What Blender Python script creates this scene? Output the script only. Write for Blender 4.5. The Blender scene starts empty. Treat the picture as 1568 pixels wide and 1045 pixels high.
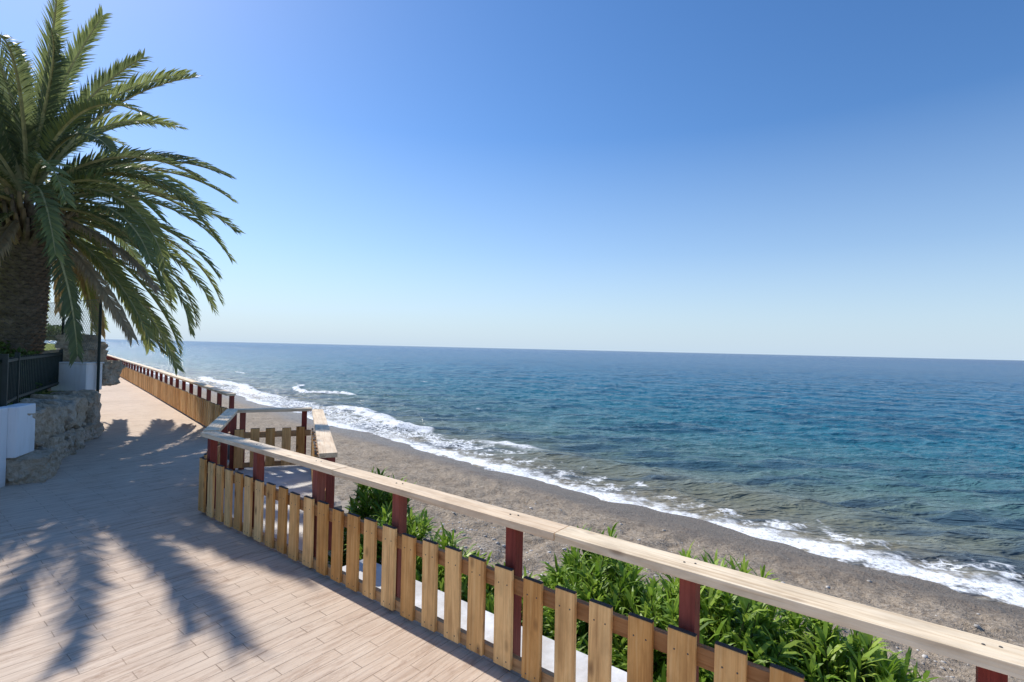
import bpy, math, random
import numpy as np
from mathutils import Vector, noise
random.seed(7); np.random.seed(7)
R=random.uniform
scene=bpy.context.scene
scene.view_settings.view_transform='Standard'
scene.view_settings.look='None'
scene.view_settings.exposure=0

# ------------------------------------------------------------------ helpers
def V(*a): return Vector(a)
class MB:
    def __init__(s): s.v=[];s.f=[];s.m=[];s.r=[];s.u=[]
    def vert(s,p,r=0.5,u=None):
        s.v.append(tuple(p)); s.r.append(r); s.u.append(tuple(u) if u is not None else tuple(p)); return len(s.v)-1
    def face(s,idx,m=0): s.f.append(tuple(idx)); s.m.append(m)
    def box(s,c,ax,ay,az,sx,sy,sz,m=0,r=None,jit=0.0):
        """ax = long axis of the grain"""
        if r is None: r=random.random()
        c=Vector(c); off=V(R(0,50),R(0,50),R(0,50)); i0=len(s.v)
        for k in (-1,1):
            for j in (-1,1):
                for i in (-1,1):
                    p=c+ax*(i*sx/2+R(-jit,jit))+ay*(j*sy/2)+az*(k*sz/2)
                    s.vert(p,r,off+V(i*sx/2,j*sy/2,k*sz/2))
        for q in ((0,2,3,1),(4,5,7,6),(0,1,5,4),(2,6,7,3),(0,4,6,2),(1,3,7,5)):
            s.face([i0+a for a in q],m)
    def tube(s,pts,rads,n=6,m=0,r=0.5,cap=True):
        rings=[];N=len(pts);L=0
        for i,p in enumerate(pts):
            p=Vector(p)
            t=(Vector(pts[min(i+1,N-1)])-Vector(pts[max(i-1,0)])).normalized()
            a=t.orthogonal().normalized() if abs(t.z)>0.95 else t.cross(V(0,0,1)).normalized()
            b=t.cross(a)
            if i: L+=(p-Vector(pts[i-1])).length
            rings.append([s.vert(p+(a*math.cos(2*math.pi*k/n)+b*math.sin(2*math.pi*k/n))*rads[i],r,(L,k/n,r*20)) for k in range(n)])
        for i in range(N-1):
            for k in range(n):
                s.face([rings[i][k],rings[i][(k+1)%n],rings[i+1][(k+1)%n],rings[i+1][k]],m)
        if cap:
            s.face(rings[-1],m); s.face(rings[0][::-1],m)
    def build(s,name,mats,smooth=False,bevel=0):
        me=bpy.data.meshes.new(name); me.from_pydata(s.v,[],s.f)
        for m in mats: me.materials.append(m)
        me.polygons.foreach_set('material_index',s.m)
        a=me.attributes.new('rnd','FLOAT','POINT'); a.data.foreach_set('value',s.r)
        a=me.attributes.new('luv','FLOAT_VECTOR','POINT'); a.data.foreach_set('vector',np.array(s.u,dtype=np.float32).ravel())
        if smooth: me.polygons.foreach_set('use_smooth',[True]*len(me.polygons))
        me.update()
        o=bpy.data.objects.new(name,me); scene.collection.objects.link(o)
        if bevel:
            b=o.modifiers.new('bevel','BEVEL'); b.width=bevel; b.segments=2; b.limit_method='ANGLE'
        return o

def grid_obj(name,X,Y,Z,mat,attrs=None,smooth=True):
    n,m=X.shape
    co=np.stack([X,Y,Z],-1).reshape(-1,3).astype(np.float32)
    idx=np.arange(n*m).reshape(n,m)
    q=np.stack([idx[:-1,:-1],idx[1:,:-1],idx[1:,1:],idx[:-1,1:]],-1).reshape(-1,4)
    me=bpy.data.meshes.new(name)
    me.vertices.add(n*m); me.vertices.foreach_set('co',co.ravel())
    me.loops.add(q.size); me.loops.foreach_set('vertex_index',q.ravel().astype(np.int32))
    me.polygons.add(len(q)); me.polygons.foreach_set('loop_start',np.arange(0,q.size,4,dtype=np.int32))
    me.polygons.foreach_set('loop_total',np.full(len(q),4,dtype=np.int32))
    me.update(calc_edges=True); me.validate()
    me.polygons.foreach_set('use_smooth',np.full(len(q),smooth))
    for k,a in (attrs or {}).items():
        at=me.attributes.new(k,'FLOAT','POINT'); at.data.foreach_set('value',a.ravel().astype(np.float32))
    me.materials.append(mat)
    o=bpy.data.objects.new(name,me); scene.collection.objects.link(o); return o

def vnoise(x,y,seed=0):
    xi=np.floor(x).astype(np.int64); yi=np.floor(y).astype(np.int64); fx=x-xi; fy=y-yi
    fx=fx*fx*(3-2*fx); fy=fy*fy*(3-2*fy)
    def h(a,b):
        n=(a*374761393+b*668265263+seed*1442695)&0x7fffffff
        n=((n^(n>>13))*1274126177)&0x7fffffff
        return ((n^(n>>16))&0xffff)/65535.0
    return (h(xi,yi)*(1-fx)+h(xi+1,yi)*fx)*(1-fy)+(h(xi,yi+1)*(1-fx)+h(xi+1,yi+1)*fx)*fy

# ------------------------------------------------------------------ node helper
class NT:
    def __init__(s,name,tree=None):
        if tree is None:
            s.mat=bpy.data.materials.new(name); s.mat.use_nodes=True
            s.t=s.mat.node_tree; s.t.nodes.clear()
            s.out=s.n('ShaderNodeOutputMaterial')
        else: s.t=tree
    def n(s,typ,**kw):
        nd=s.t.nodes.new(typ)
        for k,v in kw.items(): setattr(nd,k,v)
        return nd
    def l(s,a,b): s.t.links.new(a,b)
    def setin(s,nd,key,v):
        if isinstance(v,bpy.types.NodeSocket): s.l(v,nd.inputs[key])
        else: nd.inputs[key].default_value=v
    def math(s,op,a,b=None,c=None,clamp=False):
        nd=s.n('ShaderNodeMath',operation=op); nd.use_clamp=clamp
        s.setin(nd,0,a)
        if b is not None: s.setin(nd,1,b)
        if c is not None: s.setin(nd,2,c)
        return nd.outputs[0]
    def attr(s,name,o='Fac'): return s.n('ShaderNodeAttribute',attribute_name=name).outputs[o]
    def pos(s): return s.n('ShaderNodeNewGeometry').outputs['Position']
    def mapping(s,vec,rot=(0,0,0),scale=(1,1,1),loc=(0,0,0)):
        m=s.n('ShaderNodeMapping'); s.l(vec,m.inputs[0])
        m.inputs['Rotation'].default_value=rot; m.inputs['Scale'].default_value=scale; m.inputs['Location'].default_value=loc
        return m.outputs[0]
    def noise(s,vec,scale,detail=4,rough=0.55,dist=0,out='Fac'):
        nd=s.n('ShaderNodeTexNoise'); s.l(vec,nd.inputs['Vector'])
        nd.inputs['Scale'].default_value=scale; nd.inputs['Detail'].default_value=detail
        nd.inputs['Roughness'].default_value=rough; nd.inputs['Distortion'].default_value=dist
        return nd.outputs[out]
    def voro(s,vec,scale,feature='F1',out='Distance'):
        nd=s.n('ShaderNodeTexVoronoi',feature=feature); s.l(vec,nd.inputs['Vector']); nd.inputs['Scale'].default_value=scale
        return nd.outputs[out]
    def ramp(s,fac,stops,interp='LINEAR'):
        nd=s.n('ShaderNodeValToRGB'); s.l(fac,nd.inputs[0]); cr=nd.color_ramp; cr.interpolation=interp
        while len(cr.elements)<len(stops): cr.elements.new(0.5)
        for e,(p,c) in zip(cr.elements,stops):
            e.position=p; e.color=(c,c,c,1) if isinstance(c,(int,float)) else (*c,1)
        return nd.outputs[0]
    def mix(s,fac,a,b,mode='MIX'):
        nd=s.n('ShaderNodeMix',data_type='RGBA',blend_type=mode)
        s.setin(nd,0,fac)
        for k,v in ((6,a),(7,b)):
            if isinstance(v,bpy.types.NodeSocket): s.l(v,nd.inputs[k])
            else: nd.inputs[k].default_value=(*v,1) if len(v)==3 else v
        return nd.outputs[2]
    def mr(s,v,a,b,c=0,d=1,smooth=False):
        nd=s.n('ShaderNodeMapRange'); 
        if smooth: nd.interpolation_type='SMOOTHSTEP'
        s.l(v,nd.inputs[0])
        for i,x in enumerate((a,b,c,d)): nd.inputs[i+1].default_value=x
        return nd.outputs[0]
    def bump(s,h,strength,dist,normal=None):
        nd=s.n('ShaderNodeBump'); s.l(h,nd.inputs['Height']); nd.inputs['Strength'].default_value=strength; nd.inputs['Distance'].default_value=dist
        if normal is not None: s.l(normal,nd.inputs['Normal'])
        return nd.outputs[0]
    def bsdf(s,col,rough=0.7,normal=None,spec=0.3,metal=0):
        p=s.n('ShaderNodeBsdfPrincipled')
        s.setin(p,'Base Color',col if isinstance(col,bpy.types.NodeSocket) else (*col,1))
        s.setin(p,'Roughness',rough); p.inputs['Specular IOR Level'].default_value=spec; p.inputs['Metallic'].default_value=metal
        if normal is not None: s.l(normal,p.inputs['Normal'])
        return p
    def done(s,sh): s.l(sh.outputs[0],s.out.inputs[0]); return s.mat

def wood_mat(name,c1,c2,c3,rough=0.6,knots=True,vr=(0.78,1.2),kd=.8):
    t=NT(name); uv=t.attr('luv','Vector'); r=t.attr('rnd')
    g=t.noise(t.mapping(uv,scale=(1.0,26,26)),1.5,4,0.62,0.9)
    col=t.ramp(g,[(0.28,c1),(0.50,c2),(0.75,c3)])
    blot=t.noise(t.mapping(uv,scale=(1.5,4,4)),2.3,4,.65)
    col=t.mix(t.mr(blot,0.42,0.72,0,0.5),col,tuple(x*0.6 for x in c1))
    if knots:
        k=t.voro(t.mapping(uv,scale=(3.2,7,7)),1.0)
        km=t.mr(k,0.04,0.17,1,0)
        col=t.mix(t.math('MULTIPLY',km,kd),col,(0.14,0.055,0.02))
    hv=t.n('ShaderNodeHueSaturation'); t.l(col,hv.inputs['Color'])
    t.l(t.mr(r,0,1,*vr),hv.inputs['Value']); t.l(t.mr(r,0,1,0.492,0.506),hv.inputs['Hue']); t.l(t.mr(r,0,1,1.08,0.92),hv.inputs['Saturation'])
    return t.done(t.bsdf(hv.outputs[0],rough,t.bump(g,0.5,0.006),0.25))

M_slat=wood_mat('slat_wood',(0.52,0.26,0.085),(0.80,0.45,0.16),(0.90,0.58,0.25))
M_rail=wood_mat('handrail_wood',(0.60,0.42,0.25),(0.83,0.65,0.44),(0.91,0.77,0.57),vr=(0.93,1.06),kd=.5)
M_post=wood_mat('post_mahogany',(0.17,0.035,0.026),(0.25,0.055,0.040),(0.31,0.078,0.055),knots=False)
M_brown=wood_mat('brace_wood',(0.30,0.14,0.05),(0.48,0.26,0.11),(0.56,0.33,0.16))
def simple(name,col,rough=0.7,nscale=6,var=0.25,bump=0.2,bd=0.01,spec=0.3,metal=0):
    t=NT(name); p=t.pos(); n1=t.noise(p,nscale,6,0.6)
    c=t.ramp(n1,[(0.3,tuple(x*(1-var) for x in col)),(0.7,tuple(min(1,x*(1+var)) for x in col))])
    return t.done(t.bsdf(c,rough,t.bump(n1,bump,bd),spec,metal))
M_end=simple('weathered_end_grain',(0.05,0.045,0.045),0.8)
M_screw=simple('screw_head',(0.10,0.09,0.08),0.5)
def painted_wall(name,col):
    t=NT(name); p=t.pos(); n1=t.noise(p,2.5,5,.65); n2=t.noise(t.mapping(p,scale=(6,6,.8)),1.5,4,.6)
    z=t.n('ShaderNodeSeparateXYZ'); t.l(p,z.inputs[0])
    c=t.mix(t.mr(n1,.35,.7,0,.12),col,tuple(x*.75 for x in col))
    c=t.mix(t.mr(n2,.52,.75,0,.35),c,(.42,.38,.32))
    c=t.mix(t.math('MULTIPLY',t.mr(z.outputs[2],.25,0,0,.5),t.mr(n1,.3,.6)),c,(.35,.30,.24))
    return t.done(t.bsdf(c,.85,t.bump(t.noise(p,30,4,.6),.3,.006),.2))
M_white=painted_wall('white_painted_masonry',(0.80,0.81,0.82))
M_kerb=simple('pale_concrete',(0.66,0.63,0.58),0.85,5,0.14,0.3,0.01)
M_step=simple('weathered_concrete',(0.33,0.28,0.23),0.9,4,0.25,0.4,0.02)
M_green=simple('dark_green_metal',(0.012,0.026,0.024),0.45,9,0.2,0)
M_wire=simple('galvanised_wire',(0.20,0.22,0.22),0.5,9,0.2,0)

# ------------------------------------------------------------------ camera
cam_d=bpy.data.cameras.new('camera'); cam=bpy.data.objects.new('camera',cam_d); scene.collection.objects.link(cam)
cam_d.sensor_width=36; cam_d.lens=18; cam_d.clip_start=0.05; cam_d.clip_end=200000
cam.location=(0,0,1.8)
from mathutils import Matrix
cam.rotation_euler=(Matrix.Rotation(math.radians(90.84),3,'X')@Matrix.Rotation(math.radians(1.33),3,'Z')).to_euler()
scene.camera=cam

# ------------------------------------------------------------------ light and sky
EL=math.radians(43); AZ=math.radians(-48.5)
S=V(math.sin(AZ)*math.cos(EL),math.cos(AZ)*math.cos(EL),math.sin(EL))
sd=bpy.data.lights.new('sun','SUN'); sd.energy=5.0; sd.angle=math.radians(0.5); sd.color=(1,0.95,0.87)
so=bpy.data.objects.new('sun',sd); scene.collection.objects.link(so)
so.rotation_euler=S.to_track_quat('Z','Y').to_euler()
w=bpy.data.worlds.new('World'); scene.world=w; w.use_nodes=True
nt=w.node_tree; bg=nt.nodes['Background']; sky=nt.nodes.new('ShaderNodeTexSky'); sky.sky_type='NISHITA'; sky.sun_disc=False
sky.sun_elevation=EL; sky.sun_rotation=AZ; sky.air_density=1.0; sky.dust_density=0.3; sky.ozone_density=2.4; sky.altitude=0
wt=NT('',nt)
tc=wt.n('ShaderNodeTexCoord').outputs['Generated']; sx=wt.n('ShaderNodeSeparateXYZ'); wt.l(tc,sx.inputs[0])
hs=wt.n('ShaderNodeHueSaturation'); wt.l(sky.outputs[0],hs.inputs['Color']); hs.inputs['Saturation'].default_value=1.22; hs.inputs['Value'].default_value=1.14
tint=wt.mix(1.0,hs.outputs[0],(0.97,1.01,1.12),'MULTIPLY')
hz=wt.ramp(wt.math('ABSOLUTE',sx.outputs['Z']),[(0.0,0.94),(0.05,0.76),(0.18,0.32),(0.38,0.0)])
skyc=wt.mix(hz,tint,(4.7,6.0,7.3))
nt.links.new(skyc,bg.inputs[0]); bg.inputs[1].default_value=0.12

# ------------------------------------------------------------------ shore geometry
SEA=-2.5
shore=np.array([(160,-150),(30,-10.5),(9.4,9.4),(5.25,13.0),(2.3,15.7),(-2.2,20.4),(-10,28.2),(-24,43.5),(-60,80),(-220,215),(-3000,2400),(-60000,45000)],float)
def sdist(X,Y):
    best=np.full(X.shape,1e18); sg=np.zeros(X.shape)
    for a,b in zip(shore[:-1],shore[1:]):
        d=b-a; L2=(d**2).sum(); t=np.clip(((X-a[0])*d[0]+(Y-a[1])*d[1])/L2,0,1)
        dx=X-(a[0]+t*d[0]); dy=Y-(a[1]+t*d[1]); D=dx*dx+dy*dy
        cr=d[0]*(Y-a[1])-d[1]*(X-a[0])
        m=D<best; best=np.where(m,D,best); sg=np.where(m,-np.sign(cr),sg)
    return np.sqrt(best)*sg     # + seaward
def terrain_z(X,Y,s):
    inl=np.clip(-s,0,None)
    z=np.where(s<0, SEA+0.11*np.minimum(inl,3)+0.07*np.clip(inl-3,0,8.5), SEA-0.10*np.minimum(s,40))
    near=np.clip(1-np.hypot(X,Y)/80,0,1)
    rg=1-np.abs(vnoise(X*2.2+Y*.5,Y*2.2,7)*2-1)
    bmp=(vnoise(X*0.9,Y*0.9,1)-.5)*0.12+(vnoise(X*2.6,Y*2.6,2)-.5)*0.10+(vnoise(X*5.5,Y*5.5,3)-.5)*0.09-rg**3*.06
    return z+bmp*near*np.clip((inl-.5)/2.2,0,1)
def polar(a0,a1,na,rs):
    A=np.radians(np.linspace(a0,a1,na))[:,None]; Rr=rs[None,:]
    return np.sin(A)*Rr,np.cos(A)*Rr
rs=np.concatenate([np.exp(np.linspace(np.log(2),np.log(60),440)),np.exp(np.linspace(np.log(62),np.log(80000),60))])
X,Y=polar(-180,180,1500,rs); s=sdist(X,Y); Z=terrain_z(X,Y,s)
t=NT('beach_sand'); p=t.pos(); sda=t.attr('sd')
n1=t.noise(p,0.8,3,0.6); n2=t.noise(p,13,4,0.72); vc=t.voro(p,22,out='Color')
sep=t.n('ShaderNodeSeparateColor'); t.l(vc,sep.inputs[0])
sand=t.ramp(n2,[(0.3,(0.18,0.138,0.097)),(0.52,(0.38,0.305,0.222)),(0.72,(0.54,0.45,0.345))])
peb=t.ramp(sep.outputs[0],[(0.0,(0.22,0.19,0.16)),(0.5,(0.50,0.45,0.39)),(0.85,(0.66,0.62,0.56)),(1,(0.78,0.75,0.71))])
zone=t.mr(t.math('ADD',sda,t.math('MULTIPLY',n1,5.0)),-3.5,-6.5,0.12,0.9,True)
pm=t.math('MULTIPLY',zone,t.mr(n2,0.36,0.52))
c=t.mix(pm,sand,peb)
c=t.mix(t.mr(n1,0.38,0.68,0.0,0.35),c,(0.23,0.18,0.13))
wet=t.mr(t.math('ADD',sda,t.math('MULTIPLY',n1,1.6)),-1.9,-0.2,0,1,True)
c=t.mix(t.math('MULTIPLY',wet,0.85),c,(0.145,0.108,0.075))
nm=t.bump(n2,1.0,0.08)
M_beach=t.done(t.bsdf(c,t.mr(wet,0,1,0.9,0.35),nm,0.3))
grid_obj('beach_ground',X,Y,Z,M_beach,{'sd':s})

# ------------------------------------------------------------------ sea
rs=np.concatenate([np.exp(np.linspace(np.log(7),np.log(300),560)),np.exp(np.linspace(np.log(304),np.log(80000),80))])
X,Y=polar(-60,120,1300,rs); s=sdist(X,Y)
r=np.hypot(X,Y)
amp=np.clip(1-r/300,0,1)
u=(X*0.70-Y*0.714)          # along shore
Z=np.full(X.shape,SEA)
wig=(vnoise(u*0.22,s*0.05,11)-.5)*7+(vnoise(u*0.6,s*0.1,12)-.5)*2
for wl,a,ph in ((6.5,0.05,0),(3.1,0.03,1.3)):
    k=2*math.pi/wl
    Z=Z+a*amp*np.sin(k*(s+wig*0.6)+ph)*(0.5+vnoise(u*0.3/wl*3,s*0.4,int(wl*10)))
def ridge(x,y,seed):
    a=vnoise(x,y,seed); return 1-np.abs(a*2-1)
xr_=X*.94+Y*.34; yr_=-X*.34+Y*.94
Z+= (ridge(xr_*0.45,yr_*1.15,21)**2-.4)*0.10*amp+(ridge(X*1.1+.3*Y,Y*2.6,22)**2-.4)*0.06*amp+(vnoise(X*2.6,Y*5.2,23)-.5)*.045*np.clip(1-r/80,0,1)
along=vnoise(u*0.13,u*0,31)
c1=2.5+(along-.5)*2.0+(vnoise(u*.9,u*0,61)-.5)*.7
g1=np.clip(vnoise(u*0.20+3,u*0,32)*2.6-.6,0,1)*np.clip((r-20)/6,0,1)*np.clip((85-r)/25,0,1)
brk=np.exp(-((s-c1)/0.65)**2)*g1
c2=7.5+(along-.5)*5+(vnoise(u*.5,u*0,62)-.5)*1.2
g2=np.clip(vnoise(u*0.14+9,u*0,35)*3.5-2.3,0,1)*np.clip((r-34)/10,0,1)*np.clip((120-r)/30,0,1)
brk2=np.exp(-((s-c2)/0.35)**2)*g2
Z+=brk*0.26+brk2*.22
swell=np.exp(-((s-3.2-(vnoise(u*.1,u*0,51)-.5)*1.5)/0.7)**2)*np.clip((24-r)/6,0,1)
Z+=swell*.12
brk=np.maximum(brk,brk2)
churn=np.clip(1-(np.abs(s-1.4)/2.1)**2,0,1)*np.clip((r-16)/8,0,1)*np.clip((70-r)/20,0,1)*.95
churn=np.maximum(churn,np.clip(1-(np.abs(s-1.8)/1.8)**2,0,1)*np.clip((16.5-r)/4,0,1)*.85)
churn=np.maximum(churn,np.clip(1-(np.abs(s-1.0)/1.3)**2,0,1)*.6)
Z=np.where(s<1.2, SEA+(Z-SEA)*np.clip((s+0.3)/1.5,0.15,1),Z)
Z+=np.clip(1-s/2.0,0,1)*((vnoise(u*0.35,u*0,41)-.5)*0.12+(vnoise(u*1.3,u*0,42)-.5)*0.06+0.03)
t=NT('sea_water'); p=t.pos(); sda=t.attr('sd'); bk=t.attr('brk'); ch=t.attr('churn')
sh=t.math('DIVIDE',sda,t.math('ADD',sda,25.0))
big=t.noise(t.mapping(p,scale=(0.010,0.06,1)),1.0,4,0.6)
shv=t.math('ADD',sh,t.math('MULTIPLY',t.math('SUBTRACT',big,0.5),0.24),clamp=True)
col=t.ramp(shv,[(0.0,(0.29,0.23,0.15)),(0.10,(0.19,0.195,0.145)),(0.25,(0.095,0.180,0.175)),(0.45,(0.025,0.150,0.205)),(0.7,(0.007,0.125,0.225)),(0.95,(0.003,0.082,0.205)),(1.0,(0.001,0.035,0.15))])
w2=t.noise(t.mapping(p,scale=(0.6,1.7,1)),1.7,3,0.62,0.5)
w0=t.noise(t.mapping(p,scale=(0.25,1.1,1)),0.55,5,0.68,0.3)
col=t.mix(t.mr(w0,0.47,0.60,0,0.62,True),col,(0.005,0.042,0.095))
nm=t.bump(w0,0.9,0.6); nm=t.bump(w2,1.0,0.22,nm)
fu=t.noise(p,1.3,4,0.65); fine=t.noise(p,9,3,0.75)
ed=t.math('ADD',sda,t.math('MULTIPLY',t.math('SUBTRACT',fu,0.5),2.2))
e1=t.math('MULTIPLY',t.mr(ed,-0.85,-0.6,0,1,True),t.mr(ed,-0.05,0.5,1,0,True))
dv=t.n('ShaderNodeVectorMath',operation='ADD'); t.l(p,dv.inputs[0])
sc=t.n('ShaderNodeVectorMath',operation='SCALE'); t.l(t.noise(p,1.6,2,0.6,out='Color'),sc.inputs[0]); sc.inputs['Scale'].default_value=0.9; t.l(sc.outputs[0],dv.inputs[1])
lace=t.mr(t.voro(t.mapping(dv.outputs[0],scale=(1,1,0.2)),2.6,'DISTANCE_TO_EDGE'),0.03,0.15,1,0,True)
e2=t.math('MULTIPLY',t.math('MAXIMUM',lace,t.mr(fine,.48,.6,0,.9)),t.mr(t.math('ADD',fu,t.math('MULTIPLY',ch,0.42)),0.72,0.86,0,1,True))
e2=t.math('MULTIPLY',e2,t.mr(ch,0.0,0.15))
e3=t.math('MULTIPLY',t.mr(bk,0.15,0.42,0,1,True),t.mr(fu,0.32,0.46,0,1,True))
cap=t.noise(t.mapping(p,scale=(0.3,1,1)),0.5,3,0.7)
e4=t.math('MULTIPLY',t.mr(cap,0.71,0.74,0,0.75,True),t.mr(sda,110,20,0,1))
fo=t.math('MAXIMUM',t.math('MAXIMUM',e1,e2),t.math('MAXIMUM',e3,e4))
fo=t.math('MULTIPLY',fo,t.mr(fine,0.32,0.52,0.35,1,True),clamp=True)
wb=t.bsdf(col,0.20,nm,0.20); wb.inputs['IOR'].default_value=1.33
fb=t.bsdf((0.88,0.90,0.91),0.85,t.bump(fine,0.6,0.05),0.1)
ms=t.n('ShaderNodeMixShader'); t.l(fo,ms.inputs[0]); t.l(wb.outputs[0],ms.inputs[1]); t.l(fb.outputs[0],ms.inputs[2])
grid_obj('sea_water',X,Y,Z,t.done(ms),{'sd':s,'brk':brk,'churn':churn})

# ------------------------------------------------------------------ walkway
FA=V(-3.14,5.29,0); FD=V(0.790,-0.613,0).normalized(); FN=V(0.613,0.790,0).normalized()   # FN points seaward
def F(s_,o,z=0): return FA+FD*s_+FN*o+V(0,0,z)
t=NT('stamped_plank_concrete'); p=t.pos()
wob=t.n('ShaderNodeVectorMath',operation='SCALE'); t.l(t.noise(p,1.2,2,.5,out='Color'),wob.inputs[0]); wob.inputs['Scale'].default_value=.03
wa_=t.n('ShaderNodeVectorMath',operation='ADD'); t.l(p,wa_.inputs[0]); t.l(wob.outputs[0],wa_.inputs[1])
pm_=t.mapping(wa_.outputs[0],rot=(0,0,-math.atan2(FN.y,FN.x)))
bk_=t.n('ShaderNodeTexBrick'); t.l(pm_,bk_.inputs[0]); bk_.offset=0.37; bk_.offset_frequency=2
for k,v in (('Scale',1),('Mortar Size',0.0028),('Mortar Smooth',0.6),('Brick Width',0.50),('Row Height',0.092)): bk_.inputs[k].default_value=v
bk_.inputs['Color1'].default_value=(0.40,0.40,0.40,1); bk_.inputs['Color2'].default_value=(0.62,0.62,0.62,1); bk_.inputs['Mortar'].default_value=(0,0,0,1)
gr=t.noise(t.mapping(pm_,scale=(1.5,22,1)),1.5,5,0.68,0.8)
bl=t.noise(p,1.1,5,0.65); st=t.noise(t.mapping(pm_,scale=(1,5,1)),2.8,5,0.75,0.6); sp_=t.noise(p,60,3,.7)
c=t.ramp(gr,[(0.25,(0.45,0.325,0.235)),(0.5,(0.61,0.470,0.355)),(0.75,(0.71,0.575,0.45))])
c=t.mix(0.3,c,bk_.outputs['Color'],'SOFT_LIGHT')
c=t.mix(t.mr(st,0.51,0.67,0,0.72),c,(0.31,0.19,0.125))
c=t.mix(t.mr(bl,0.40,0.68,0,0.45),c,(0.66,0.56,0.45))
c=t.mix(t.mr(t.noise(p,.45,4,.6),.50,.68,0,.35),c,(.38,.28,.20))
c=t.mix(t.mr(sp_,.62,.72,0,.5),c,(.22,.16,.12))
jm=t.math('MULTIPLY',bk_.outputs['Fac'],t.mr(bl,.35,.6,.15,.6))
c=t.mix(jm,c,(0.22,0.15,0.105))
hh=t.math('SUBTRACT',t.math('MULTIPLY',gr,0.6),jm)
M_walk=t.done(t.bsdf(c,t.mr(bl,0.3,0.7,0.66,0.88),t.bump(hh,0.8,0.008),0.22))

farL=[V(-5.2,9.4,0),V(-12.3,17.4,0),V(-30.8,38,0),V(-52,54,0),V(-90,78,0)]
wallL=[V(-5.35,1.0,0),V(-6.25,6.5,0),V(-7.55,9.4,0),V(-14.2,17.2,0),V(-33.2,38.6,0),V(-54,56,0),V(-92,80,0)]
mb=MB()
right=[F(12,.13),F(0,.13),V(-4.2,7.3,0),farL[0],farL[1],farL[2],farL[3],farL[4]]
left=[V(-5.2,-9,0),V(-6.2,3.5,0),wallL[1]-V(.4,0,0),wallL[2]-V(.4,0,0),wallL[3],wallL[4],wallL[5],wallL[6]]
def slab(mb,poly,z0,z1,m=0):
    a=[mb.vert((q.x,q.y,z1)) for q in poly]; b=[mb.vert((q.x,q.y,z0)) for q in poly]
    mb.face(a,m); n=len(poly)
    for i in range(n): mb.face([a[i],b[i],b[(i+1)%n],a[(i+1)%n]],m)
tl=[mb.vert(q) for q in left]; tr=[mb.vert(q) for q in right]
bl_=[mb.vert(q-V(0,0,3)) for q in left]; br=[mb.vert(q-V(0,0,3)) for q in right]
for i in range(len(left)-1):
    mb.face([tl[i],tr[i],tr[i+1],tl[i+1]],0)
    mb.face([tr[i],br[i],br[i+1],tr[i+1]],1)
    mb.face([tl[i],tl[i+1],bl_[i+1],bl_[i]],1)
mb.build('walkway',[M_walk,M_kerb])
mb=MB()
mb.box(F(7.05,.30,-1.45),FD,FN,V(0,0,1),9.9,.33,2.9,0,.5)
for a,b in zip(farL[:-1],farL[1:]):
    d=(b-a).normalized(); nn=V(-d.y,d.x,0)*-1
    if nn.dot(V(1,1,0))<0: nn=-nn
    mb.box((a+b)/2+nn*.235+V(0,0,-1.45),d,nn,V(0,0,1),(b-a).length-.02,.2,2.9,0,.5)
mb.build('retaining_wall_kerb',[M_white],bevel=.012)
# landing
L3=V(-4.05,7.25,0)
mb=MB(); slab(mb,[F(-.05,.134,0),F(2.05,.134),V(-2.78,7.70,0),V(-4.18,7.30,0)],-2.9,-.004)
for i in range(9):
    q=V(-4.25,8.1,0)+V(.75,.62,0)*(i*.32)
    mb.box(q+V(0,0,-.17*(i+1)-.6),V(.75,.62,0).normalized(),V(-.62,.75,0).normalized(),V(0,0,1),.33,1.35,1.2,1)
mb.build('stair_landing',[M_kerb,M_step],bevel=.01)

# ------------------------------------------------------------------ wooden fences
UP=V(0,0,1)
def fence(mb,a,b,nout,first=0.07,last_post=True,slats=True,z0=0,jit=1.0,rail=(None,None),so_=.07,screws=False):
    """a->b base line, nout = side away from the walkway"""
    d=(b-a); L=d.length; d.normalize(); nout=nout.normalized()
    n=max(1,round((L-2*first)/1.0)); sp=(L-2*first)/n
    for i in range(n+1):
        if i==n and not last_post: break
        mb.box(a+d*(first+i*sp)+nout*.097+V(0,0,z0+.404),UP,d,nout,.808,.072,.072,2)
        if screws:
            for e in (-.022,.022):
                mb.tube([a+d*(first+i*sp+e)+nout*(.09+e*.4)+V(0,0,z0+.845),a+d*(first+i*sp+e)+nout*(.09+e*.4)+V(0,0,z0+.8535)],[.0055]*2,8,5)
    ra,rb=rail; ra=0 if ra is None else ra; rb=L if rb is None else rb
    pos_=ra; 
    while pos_<rb-.01:
        l=min(2.0+ (0.4 if pos_==ra else 0),rb-pos_)
        if rb-pos_-l<.5: l=rb-pos_
        mb.box(a+d*(pos_+l/2)+nout*(.075+R(-.002,.002))+V(0,0,z0+.83+R(-.002,.002)),d,nout,UP,l-.006,.15,.042,1)
        pos_+=l
    for z,hh_ in ((.060,.070),(.485,.085)):
        mb.box(a+d*(L/2)+nout*.044+V(0,0,z0+z),d,nout,UP,L-.01,.034,hh_,3)
    if slats:
        x=so_
        while x<L-.03:
            hgt=.535+R(-.008,.008)*jit; zc=z0+.035+hgt/2+R(-.006,.006)*jit
            ang=R(-.012,.012)*jit; ax=(UP+d*ang).normalized(); ay=(d-UP*ang).normalized()
            c=a+d*(x+R(-.007,.007)*jit)+nout*.0125+V(0,0,zc)
            w_=.122+R(-.006,.006)*jit
            mb.box(c,ax,ay,nout,hgt,w_,.023,0)
            mb.box(c+ax*(hgt/2+.003),ay,nout,UP,w_,.0235,.005,4)
            if screws:
                for zz in (-.235,.185):
                    for e in (-.03,.03):
                        q=c+ax*zz+ay*e
                        mb.tube([q-nout*.009,q-nout*.0135],[.0045]*2,7,5)
            x+=.2
WM=[M_slat,M_rail,M_post,M_brown,M_end,M_screw]
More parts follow.
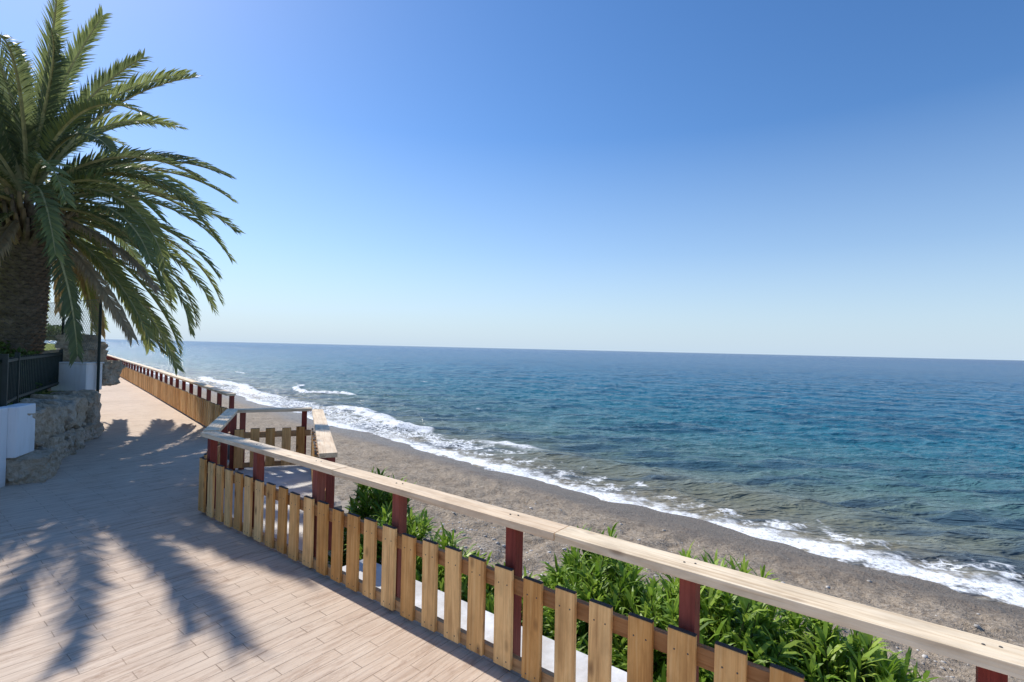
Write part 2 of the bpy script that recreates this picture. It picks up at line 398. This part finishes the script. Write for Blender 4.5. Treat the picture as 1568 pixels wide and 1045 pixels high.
mb=MB(); fence(mb,F(-.12,0),F(11.02,0),FN,screws=True)
dret=(L3-F(-.1,0)).normalized(); nr_=V(dret.y,-dret.x,0)
fence(mb,F(-.10,0.0),V(-4.02,7.28,0),nr_,first=.09,rail=(.12,None))
mb.build('wooden_fence',WM,bevel=.003)
mb=MB()
for a,b in zip(farL[:-2],farL[1:-1]):
    d=(b-a).normalized(); nn=V(-d.y,d.x,0)
    if nn.dot(V(1,1,0))<0: nn=-nn
    fence(mb,a,b,nn,last_post=False)
mb.build('wooden_fence',WM,bevel=0)
mb=MB()
a=V(-3.86,7.18,0); b=V(-2.93,7.58,0); d=(b-a).normalized(); fence(mb,a,b,V(-d.y,d.x,0),first=.1)
a=V(-2.88,7.45,0); b=F(1.70,.25); d=(b-a).normalized(); fence(mb,a,b,V(-d.y,d.x,0),first=.05)
mb.build('stair_landing_fence',WM,bevel=.004)

# ------------------------------------------------------------------ stone wall, white wall, pillar
t=NT('rough_limestone'); p=t.pos(); r_=t.attr('rnd')
n1=t.noise(p,3,6,0.65,0.4); n2=t.noise(p,17,4,0.7)
c=t.ramp(n1,[(0.25,(0.20,0.165,0.12)),(0.42,(0.44,0.375,0.295)),(0.6,(0.60,0.52,0.42)),(0.8,(0.70,0.64,0.56))])
c=t.mix(t.mr(n2,0.46,0.66,0,0.65),c,(0.17,0.13,0.09))
c=t.mix(t.mr(r_,0,1,0,0.4),c,(0.52,0.37,0.22))
hh=t.math('ADD',n1,t.math('MULTIPLY',n2,0.4))
M_rock=t.done(t.bsdf(c,0.9,t.bump(hh,1.0,0.10),0.2))
import bmesh
_ico={}
def ico(sub):
    if sub not in _ico:
        bm=bmesh.new(); bmesh.ops.create_icosphere(bm,subdivisions=sub,radius=1)
        bm.verts.ensure_lookup_table()
        _ico[sub]=([v.co.copy() for v in bm.verts],[[v.index for v in f.verts] for f in bm.faces]); bm.free()
    return _ico[sub]
def rock(mb,c,sx,sy,sz,rz,sub=3,m=0,rough=0.13):
    """angular block: a sphere cut by random planes around a box, then roughened"""
    vs,fs=ico(sub); o=V(R(0,99),R(0,99),R(0,99)); i0=len(mb.v); r=random.random(); cr,sr=math.cos(rz),math.sin(rz)
    pl=[]
    for ax in (V(1,0,0),V(-1,0,0),V(0,1,0),V(0,-1,0),V(0,0,1),V(0,0,-1)):
        pl.append(((ax+V(R(-.16,.16),R(-.16,.16),R(-.16,.16))).normalized(),R(.86,1.0)))
    for _ in range(8):
        pl.append((V(R(-1,1),R(-1,1),R(-1,1)).normalized(),R(.95,1.3)))
    for v in vs:
        k=1.6
        for n_,dd in pl:
            dt=v.dot(n_)
            if dt>1e-3: k=min(k,dd/dt)
        q=v*k
        q=q*(1+rough*noise.noise(q*1.5+o)+rough*.9*noise.noise(q*3.7+o)+rough*.5*noise.noise(q*9+o))
        x,y,z=q.x*sx/2,q.y*sy/2,q.z*sz/2
        mb.vert((c[0]+x*cr-y*sr,c[1]+x*sr+y*cr,c[2]+z),r)
    for f in fs: mb.face([i0+a for a in f],m)
mb=MB()
wa,wb_=V(-6.12,6.5,0),V(-7.6,9.3,0); wd=(wb_-wa).normalized(); wn=V(-wd.y,wd.x,0)
if wn.x>0: wn=-wn
ang=math.atan2(wd.y,wd.x)
x=-.1
while x<3.1:
    w_=R(.45,.85); hgt=R(.36,.48)
    rock(mb,wa+wd*(x+w_/2)+wn*(.20+R(-.10,.05))+V(0,0,hgt/2-.06),w_*1.04,.66,hgt*1.06,ang+R(-.1,.1),4)
    x+=w_*.96
x=.0
while x<3.0:
    w_=R(.45,.9)
    rock(mb,wa+wd*(x+w_/2)+wn*(.25+R(-.09,.06))+V(0,0,.61+R(-.03,.03)),w_*1.03,.62,.54,ang+R(-.08,.08),4)
    x+=w_*.96
rock(mb,wa+wd*.05+wn*-.02+V(0,0,.12),.6,.5,.44,ang,4)
rock(mb,wa+wd*.55+wn*-.04+V(0,0,.05),.4,.3,.22,ang+.4,3)
rock(mb,wb_+wn*.15+V(0,0,.36),.5,.5,.95,ang+.1,4)
for i in range(40):
    rock(mb,wa+wd*R(0,3)+wn*R(-.12,.3)+V(0,0,R(0,.06) if i%2 else R(.3,.42)),R(.06,.16),R(.06,.14),R(.05,.1),R(0,3),2)
for dx,dy,z,sx,sz in ((-8.35,9.95,1.40,.45,.34),(-8.1,9.85,1.42,.40,.32),(-8.75,10.0,1.42,.5,.36),(-8.75,10.3,1.72,.5,.34),(-8.45,10.3,1.64,.4,.22),(-8.2,10.1,1.15,.8,.5)):
    rock(mb,(dx,dy,z),sx,.5,sz,R(-.3,.3),4)
for a,b in zip(wallL[2:5],wallL[3:6]):
    L=(b-a).length; d=(b-a).normalized(); x=0
    while x<L:
        w_=R(.7,1.1)
        rock(mb,a+d*(x+w_/2)+V(-.75,-.6,0)*.55+V(0,0,.35+R(-.05,.05)),w_*1.1,.7,R(.8,1.0),math.atan2(d.y,d.x)+R(-.1,.1),2)
        x+=w_*.95
mb.build('stone_wall',[M_rock])

mb=MB()
a,b=V(-5.32,2.2,0),V(-6.06,6.2,0); d=(b-a).normalized(); nn=V(-d.y,d.x,0)
mb.box((a+b)/2+nn*.11+V(0,0,.47),d,nn,UP,(b-a).length,.22,.96,0)
a2=b+V(0,.003,0); b2=a2+V(-.16,.42,0)
d2=(b2-a2).normalized(); n2_=V(-d2.y,d2.x,0)
mb.box((a2+b2)/2+n2_*.02+V(0,0,.64),d2,n2_,UP,(b2-a2).length,.2,.62,0)
mb.build('white_garden_wall',[M_white],bevel=.015)
mb=MB()
mb.box(V(-8.14,9.62,1.08),V(1,.05,0).normalized(),V(-.05,1,0).normalized(),UP,.62,.4,.50,0)
mb.box(V(-8.14,9.62,1.345),V(1,.05,0).normalized(),V(-.05,1,0).normalized(),UP,.66,.44,.03,0)
mb.build('white_pillar',[M_white],bevel=.012)

# dark garden railing
mb=MB()
pts=[V(-5.5,2.6,0),V(-6.22,6.3,0),V(-6.75,7.0,0),V(-8.4,9.55,0)]
for k,(a,b) in enumerate(zip(pts[:-1],pts[1:])):
    d=(b-a).normalized(); L=(b-a).length; nn=V(-d.y,d.x,0)
    if k==0: a=a+V(-.05,0,0); b=b+V(-.05,0,0)
    for z in (.98,1.50):
        mb.box((a+b)/2+V(0,0,z),d,nn,UP,L,.03,.035,0)
    n=int(L/.10)
    for i in range(n+1):
        q=a+d*(L*i/n); mb.box(q+V(0,0,1.24),UP,d,nn,.60,.014,.014,0)
    for q in (a,b): mb.box(q+V(0,0,1.2),UP,d,nn,.78,.05,.05,0)
mb.build('metal_garden_fence',[M_green])
# chain link fence
mb=MB()
a=V(-7.78,9.66,0); b=V(-10.9,11.6,0); d=(b-a).normalized(); L=(b-a).length; nn=V(-d.y,d.x,0)
for q in (a,a+d*1.8,b): mb.tube([q+V(0,0,.8),q+V(0,0,2.78)],[.024,.024],8,0)
mb.tube([a+V(0,0,2.55),b+V(0,0,2.55)],[.006]*2,4,1)
z0,z1=1.3,2.55; hgt=z1-z0; st_=.085; i=-int(hgt/st_)
while i*st_<L:
    for sg in (1,-1):
        x0=i*st_ if sg==1 else i*st_+hgt; x1=x0+sg*hgt
        def zat(x): return z0+(x-x0)/(x1-x0)*hgt
        xs=sorted((max(0,min(L,x0)),max(0,min(L,x1))))
        if xs[1]-xs[0]>.01:
            p0=a+d*xs[0]+V(0,0,zat(xs[0])); p1=a+d*xs[1]+V(0,0,zat(xs[1]))
            mb.tube([p0,p1],[.003]*2,3,1,cap=False)
    i+=1
mb.build('chain_link_fence',[M_green,M_wire])

# ------------------------------------------------------------------ garden lawn behind wall
n_=70; m_=60
base=[V(-5.8,-6,0),V(-6.1,3,0),V(-6.6,6.9,0),V(-8.1,9.5,0),V(-14.9,16.7,0),V(-33.8,38.1,0),V(-55,55.6,0),V(-93,80,0)]
cum=[0]
for a,b in zip(base[:-1],base[1:]): cum.append(cum[-1]+(b-a).length)
T=np.linspace(0,1,n_)**1.4*cum[-1]
BX=np.interp(T,cum,[q.x for q in base]); BY=np.interp(T,cum,[q.y for q in base])
Q=(np.linspace(0,1,m_)**2*120)[None,:]
X=BX[:,None]-Q*.86; Y=BY[:,None]+Q*.5
Z=.80+np.clip((T[:,None]-20)/25,0,1)*.55+np.clip(Q-2,0,18)*.045+(vnoise(X*.4,Y*.4,5)-.5)*.15
t=NT('lawn_grass'); p=t.pos(); n1=t.noise(p,2,6,.7); n2=t.noise(p,40,3)
c=t.ramp(n1,[(.3,(.10,.16,.02)),(.55,(.22,.27,.04)),(.75,(.36,.36,.08))])
M_lawn=t.done(t.bsdf(c,.9,t.bump(n2,.8,.04),.1))
grid_obj('lawn',X,Y,Z,M_lawn)

# ------------------------------------------------------------------ foliage
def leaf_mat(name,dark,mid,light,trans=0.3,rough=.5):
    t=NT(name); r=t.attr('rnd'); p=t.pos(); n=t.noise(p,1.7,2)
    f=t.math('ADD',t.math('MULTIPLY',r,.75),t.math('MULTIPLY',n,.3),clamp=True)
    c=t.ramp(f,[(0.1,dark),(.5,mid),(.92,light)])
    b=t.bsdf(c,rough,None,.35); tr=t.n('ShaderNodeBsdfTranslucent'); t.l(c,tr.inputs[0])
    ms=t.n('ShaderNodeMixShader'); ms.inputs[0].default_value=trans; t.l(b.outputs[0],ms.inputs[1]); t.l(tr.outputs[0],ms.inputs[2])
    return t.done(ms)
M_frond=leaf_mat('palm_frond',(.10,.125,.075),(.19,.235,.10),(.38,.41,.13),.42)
M_dead=leaf_mat('dry_frond',(.24,.18,.11),(.42,.33,.20),(.58,.47,.28),.3,.8)
M_rach=simple('palm_rachis',(.42,.39,.19),.6,8,.3,.1)
t=NT('palm_bark'); p=t.pos(); n1=t.noise(p,7,5,.7); r_=t.attr('rnd')
c=t.ramp(n1,[(.3,(.11,.095,.075)),(.6,(.27,.23,.185)),(.8,(.40,.35,.28))]); c=t.mix(t.mr(r_,0,1,0,.4),c,(.12,.105,.085))
M_bark=t.done(t.bsdf(c,.95,t.bump(n1,.8,.03),.1))
mb=MB()
PB=V(-9.85,10.15,.75); PT=V(-9.5,9.95,4.2)
def trunk_r(f): return .40+.10*max(0,(f-.75)/.25)**1.5+ .12*max(0,1-f*5)
pts=[PB.lerp(PT,i/20) for i in range(21)]
mb.tube(pts,[trunk_r(i/20)*.93 for i in range(21)],20,0)
rows=46; nr=17
for i in range(rows):
    f=i/rows; c=PB.lerp(PT,f); rr=trunk_r(f)
    for k in range(nr):
        th=2*math.pi*(k+.5*(i%2))/nr+R(-.05,.05); o=V(math.cos(th),math.sin(th),0); tg=V(-o.y,o.x,0)
        q=c+o*rr*.93; w_=.085; hh=.062; out=.045+R(0,.03)
        r=random.random(); vs=[mb.vert(q-tg*w_,r),mb.vert(q-UP*hh,r),mb.vert(q+tg*w_,r),mb.vert(q+UP*hh,r),mb.vert(q+o*out+UP*.03,r)]
        for e in range(4): mb.face([vs[e],vs[(e+1)%4],vs[4]],0)
for i in range(110):
    th=i*2.39996; f=.80+.20*(i/110); c=PB.lerp(PT,f); o=V(math.cos(th),math.sin(th),0); rr=trunk_r(f)
    mb.tube([c+o*rr*.8,c+o*(rr+.22)+UP*.18,c+o*(rr+.34)+UP*R(.32,.5)],[.07,.05,.03],5,random.choice((0,3)),random.random())
def frond(mb,org,az,el0,length,droop,dead=0.0,nl=80):
    N=22; pts=[org.copy()]; seg=length/N; tg=[]
    side_w=R(-.35,.35)
    for i in range(N):
        f=i/N; el=el0-droop*(f**1.2); a=az+side_w*f*f
        d_=V(math.cos(a)*math.cos(el),math.sin(a)*math.cos(el),math.sin(el)); tg.append(d_); pts.append(pts[-1]+d_*seg)
    tg.append(tg[-1]); rb=random.random()
    mb.tube(pts,[.034*(1-i/N)**.8+.006 for i in range(N+1)],4,1 if dead<.5 else 3,rb,cap=False)
    roll=R(-.8,.8); m=2 if dead<.5 else 3
    for i in range(nl):
        f=.10+.90*(i+.5)/nl; x=f*N; k=min(int(x),N-1); p0=pts[k].lerp(pts[k+1],x-k); t_=tg[k]
        sd_=t_.cross(UP)
        if sd_.length<.05: sd_=V(-math.sin(az),math.cos(az),0)
        sd_.normalize(); up=sd_.cross(t_).normalized()
        sd_r=sd_*math.cos(roll)+up*math.sin(roll); up_r=up*math.cos(roll)-sd_*math.sin(roll)
        ll=.42*(min(1,(f-.03)*4))**.7*(1-.45*max(0,(f-.6)/.4)**1.6)
        for sg in (1,-1):
            fw=1.2+.8*f+R(-.2,.2); lift=R(.1,.85)*(1-dead*.9)
            dd=(sd_r*sg+t_*fw+up_r*lift).normalized()
            l=ll*R(.8,1.15)
            p1=p0+dd*l*.5; d2_=(dd+V(0,0,-.20-R(0,.25)-dead*.8)).normalized(); p2=p1+d2_*l*.5
            wv=(t_-dd*t_.dot(dd))
            if wv.length<1e-3: continue
            wv=wv.normalized()*.017+up_r*R(-.011,.011)
            r=min(1,max(0,rb*.55+R(0,.35)+.15*f))
            a0=mb.vert(p0-wv*.7,r); a1=mb.vert(p0+wv*.7,r); b0=mb.vert(p1-wv,r); b1=mb.vert(p1+wv,r); c0=mb.vert(p2,r)
            mb.face([a0,a1,b1,b0],m); mb.face([b0,b1,c0],m)
NF=128
for i in range(NF):
    f=i/(NF-1)
    az=i*2.39996+R(-.2,.2)
    el0=math.radians(84-126*f**.95+R(-9,9)); droop=math.radians(40+42*math.sin(math.pi*f)+R(-12,16))
    if f>.78: droop*=.7
    L=R(3.4,4.05)*(0.9+.1*math.sin(math.pi*f)) 
    if f<.25: L*=1.04
    org=PT+V(math.cos(az),math.sin(az),0)*(.08+.32*f)+V(0,0,.60-.75*f)
    dead=0
    if f>.78 and random.random()<.45: dead=1
    # some of the lowest fronds facing the walkway have been trimmed
    if f>.76 and (math.sin(az)<-.35 and math.cos(az)>-.6) and i%3: continue
    frond(mb,org,az,el0,L,droop,dead)
mb.build('palm_tree',[M_bark,M_rach,M_frond,M_dead])

# sea-side shrubs, long narrow leaves
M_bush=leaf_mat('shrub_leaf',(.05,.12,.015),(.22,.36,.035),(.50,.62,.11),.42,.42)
M_stem=simple('shrub_stem',(.10,.11,.04),.8)
def shrub(mb,cs,cz,rs,ro,hgt,n):
    c=F(cs,ro[0]); 
    for i in range(n):
        th=R(0,2*math.pi); ph=math.acos(R(-.25,1)); k=R(.5,1)**.5*(1+.3*noise.noise(V(math.cos(th)*2+cs,math.sin(th)*2,ph*1.5)))
        off=V(math.sin(ph)*math.cos(th)*rs,math.sin(ph)*math.sin(th)*ro[1],math.cos(ph)*hgt)*k
        q=c+FD*off.x+FN*off.y+V(0,0,cz+off.z)
        if (q-FA).dot(FN)<.55: continue
        o=(FD*off.x+FN*off.y+UP*(off.z*1.2+.45)+V(R(-.2,.2),R(-.2,.2),R(-.1,.1))).normalized()
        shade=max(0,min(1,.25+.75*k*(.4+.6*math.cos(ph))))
        root=q-o*R(.25,.4); mb.tube([root,q],[.006,.004],3,1,.5,cap=False)
        rb=R(0,.45)
        for j in range(random.randint(12,18)):
            a=o.orthogonal().normalized(); b=o.cross(a); an=R(0,6.28)
            sd_=a*math.cos(an)+b*math.sin(an); sp=R(.25,1.3)
            dd=(o+sd_*sp).normalized(); l=R(.10,.21); w_=R(.010,.0165)
            st0=q-o*R(0,.18); wv=dd.cross(sd_ if abs(dd.dot(sd_))<.9 else o); wv=wv.normalized()*w_
            p1=st0+dd*l*.35; p2=st0+(dd+V(0,0,-.10)).normalized()*l*.72; p3=st0+(dd+V(0,0,-.28)).normalized()*l
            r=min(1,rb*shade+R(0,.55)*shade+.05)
            v=[mb.vert(st0-wv*.3,r),mb.vert(st0+wv*.3,r),mb.vert(p1+wv,r),mb.vert(p1-wv,r),mb.vert(p2+wv*.8,r),mb.vert(p2-wv*.8,r),mb.vert(p3,r)]
            mb.face([v[0],v[1],v[2],v[3]]); mb.face([v[3],v[2],v[4],v[5]]); mb.face([v[5],v[4],v[6]])
def shrub_obj(lst):
    mb=MB()
    for a in lst: shrub(mb,*a)
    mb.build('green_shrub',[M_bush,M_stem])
# (s, centre z, radius along, (offset centre, radius across), height, clusters)
shrub_obj([(1.9,-.65,.50,(.95,.45),.90,230),(1.2,-.5,.45,(1.3,.45),.85,190)])
shrub_obj([(2.6,-.75,.45,(.95,.42),.90,220),(3.2,-.93,.45,(1.0,.4),.88,190)])
shrub_obj([(3.5,-.90,.6,(1.85,.7),1.0,380),(3.9,-.9,.6,(1.4,.7),.90,310)])
shrub_obj([(4.6,-.85,.7,(1.6,.8),1.06,460),(4.5,-.95,.6,(2.2,.6),1.0,330)])
shrub_obj([(5.4,-1.0,.65,(1.9,.75),1.02,400),(5.8,-.95,.6,(1.4,.7),.88,300),(6.7,-1.1,.6,(1.4,.7),.80,230)])

# pebbles on the beach near the wall
M_peb=simple('pebble',(.50,.47,.43),.8,1.5,.5,.2)
mb=MB()
vs,fs=ico(1)
N_=7000; pts=[]
while len(pts)<N_:
    ss=R(-2.5,10); oo=abs(random.gauss(0,1))*2.8+.6
    if oo<9.5: q=F(ss,oo); pts.append((q.x,q.y))
P=np.array(pts); PZ=terrain_z(P[:,0],P[:,1],sdist(P[:,0],P[:,1]))
for (px,py),zz in zip(pts,PZ):
    k=random.choice((.012,.015,.02,.022,.03,.045)); i0=len(mb.v); r=random.random(); a=R(0,6); ex=R(.7,1.3)
    for v in vs:
        x,y=v.x*k*ex,v.y*k/ex; mb.vert((px+x*math.cos(a)-y*math.sin(a),py+x*math.sin(a)+y*math.cos(a),zz+v.z*k*.55),r)
    for f in fs: mb.face([i0+a_ for a_ in f])
mb.build('beach_pebbles',[M_peb],smooth=True)

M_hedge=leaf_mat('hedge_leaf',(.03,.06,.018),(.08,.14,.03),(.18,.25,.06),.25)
def clump(mb,c,rx,ry,rz,n,ls):
    for i in range(n):
        th=R(0,6.283); ph=math.acos(R(-.3,1)); k=R(.6,1.0)*(1+.25*noise.noise(V(math.cos(th)*2+c[0],math.sin(th)*2,ph*2)))
        q=V(c[0]+rx*k*math.sin(ph)*math.cos(th),c[1]+ry*k*math.sin(ph)*math.sin(th),c[2]+rz*k*math.cos(ph))
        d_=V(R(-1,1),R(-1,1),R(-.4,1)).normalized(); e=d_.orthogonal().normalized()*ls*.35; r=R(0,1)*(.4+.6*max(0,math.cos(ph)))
        a=[mb.vert(q-e,r),mb.vert(q+d_*ls,r),mb.vert(q+e,r),mb.vert(q-d_*ls*.4,r)]; mb.face(a)
mb=MB(); 
for c in ((-8.3,8.5,.95),(-7.8,7.8,.9),(-9.2,9.5,1.15),(-9.9,9.7,1.35),(-7.4,6.6,.9),(-8.6,9.0,1.05),(-10.3,10.6,1.4)): clump(mb,c,.5,.5,.45,900,.06)
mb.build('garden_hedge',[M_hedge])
mb=MB()
for i in range(26):
    y=R(45,80); x=-y*R(.86,1.05); rr=R(1.2,2.4); clump(mb,(x,y,1.9),rr,rr,R(.9,1.7),420,.3)
mb.build('distant_trees',[M_hedge])
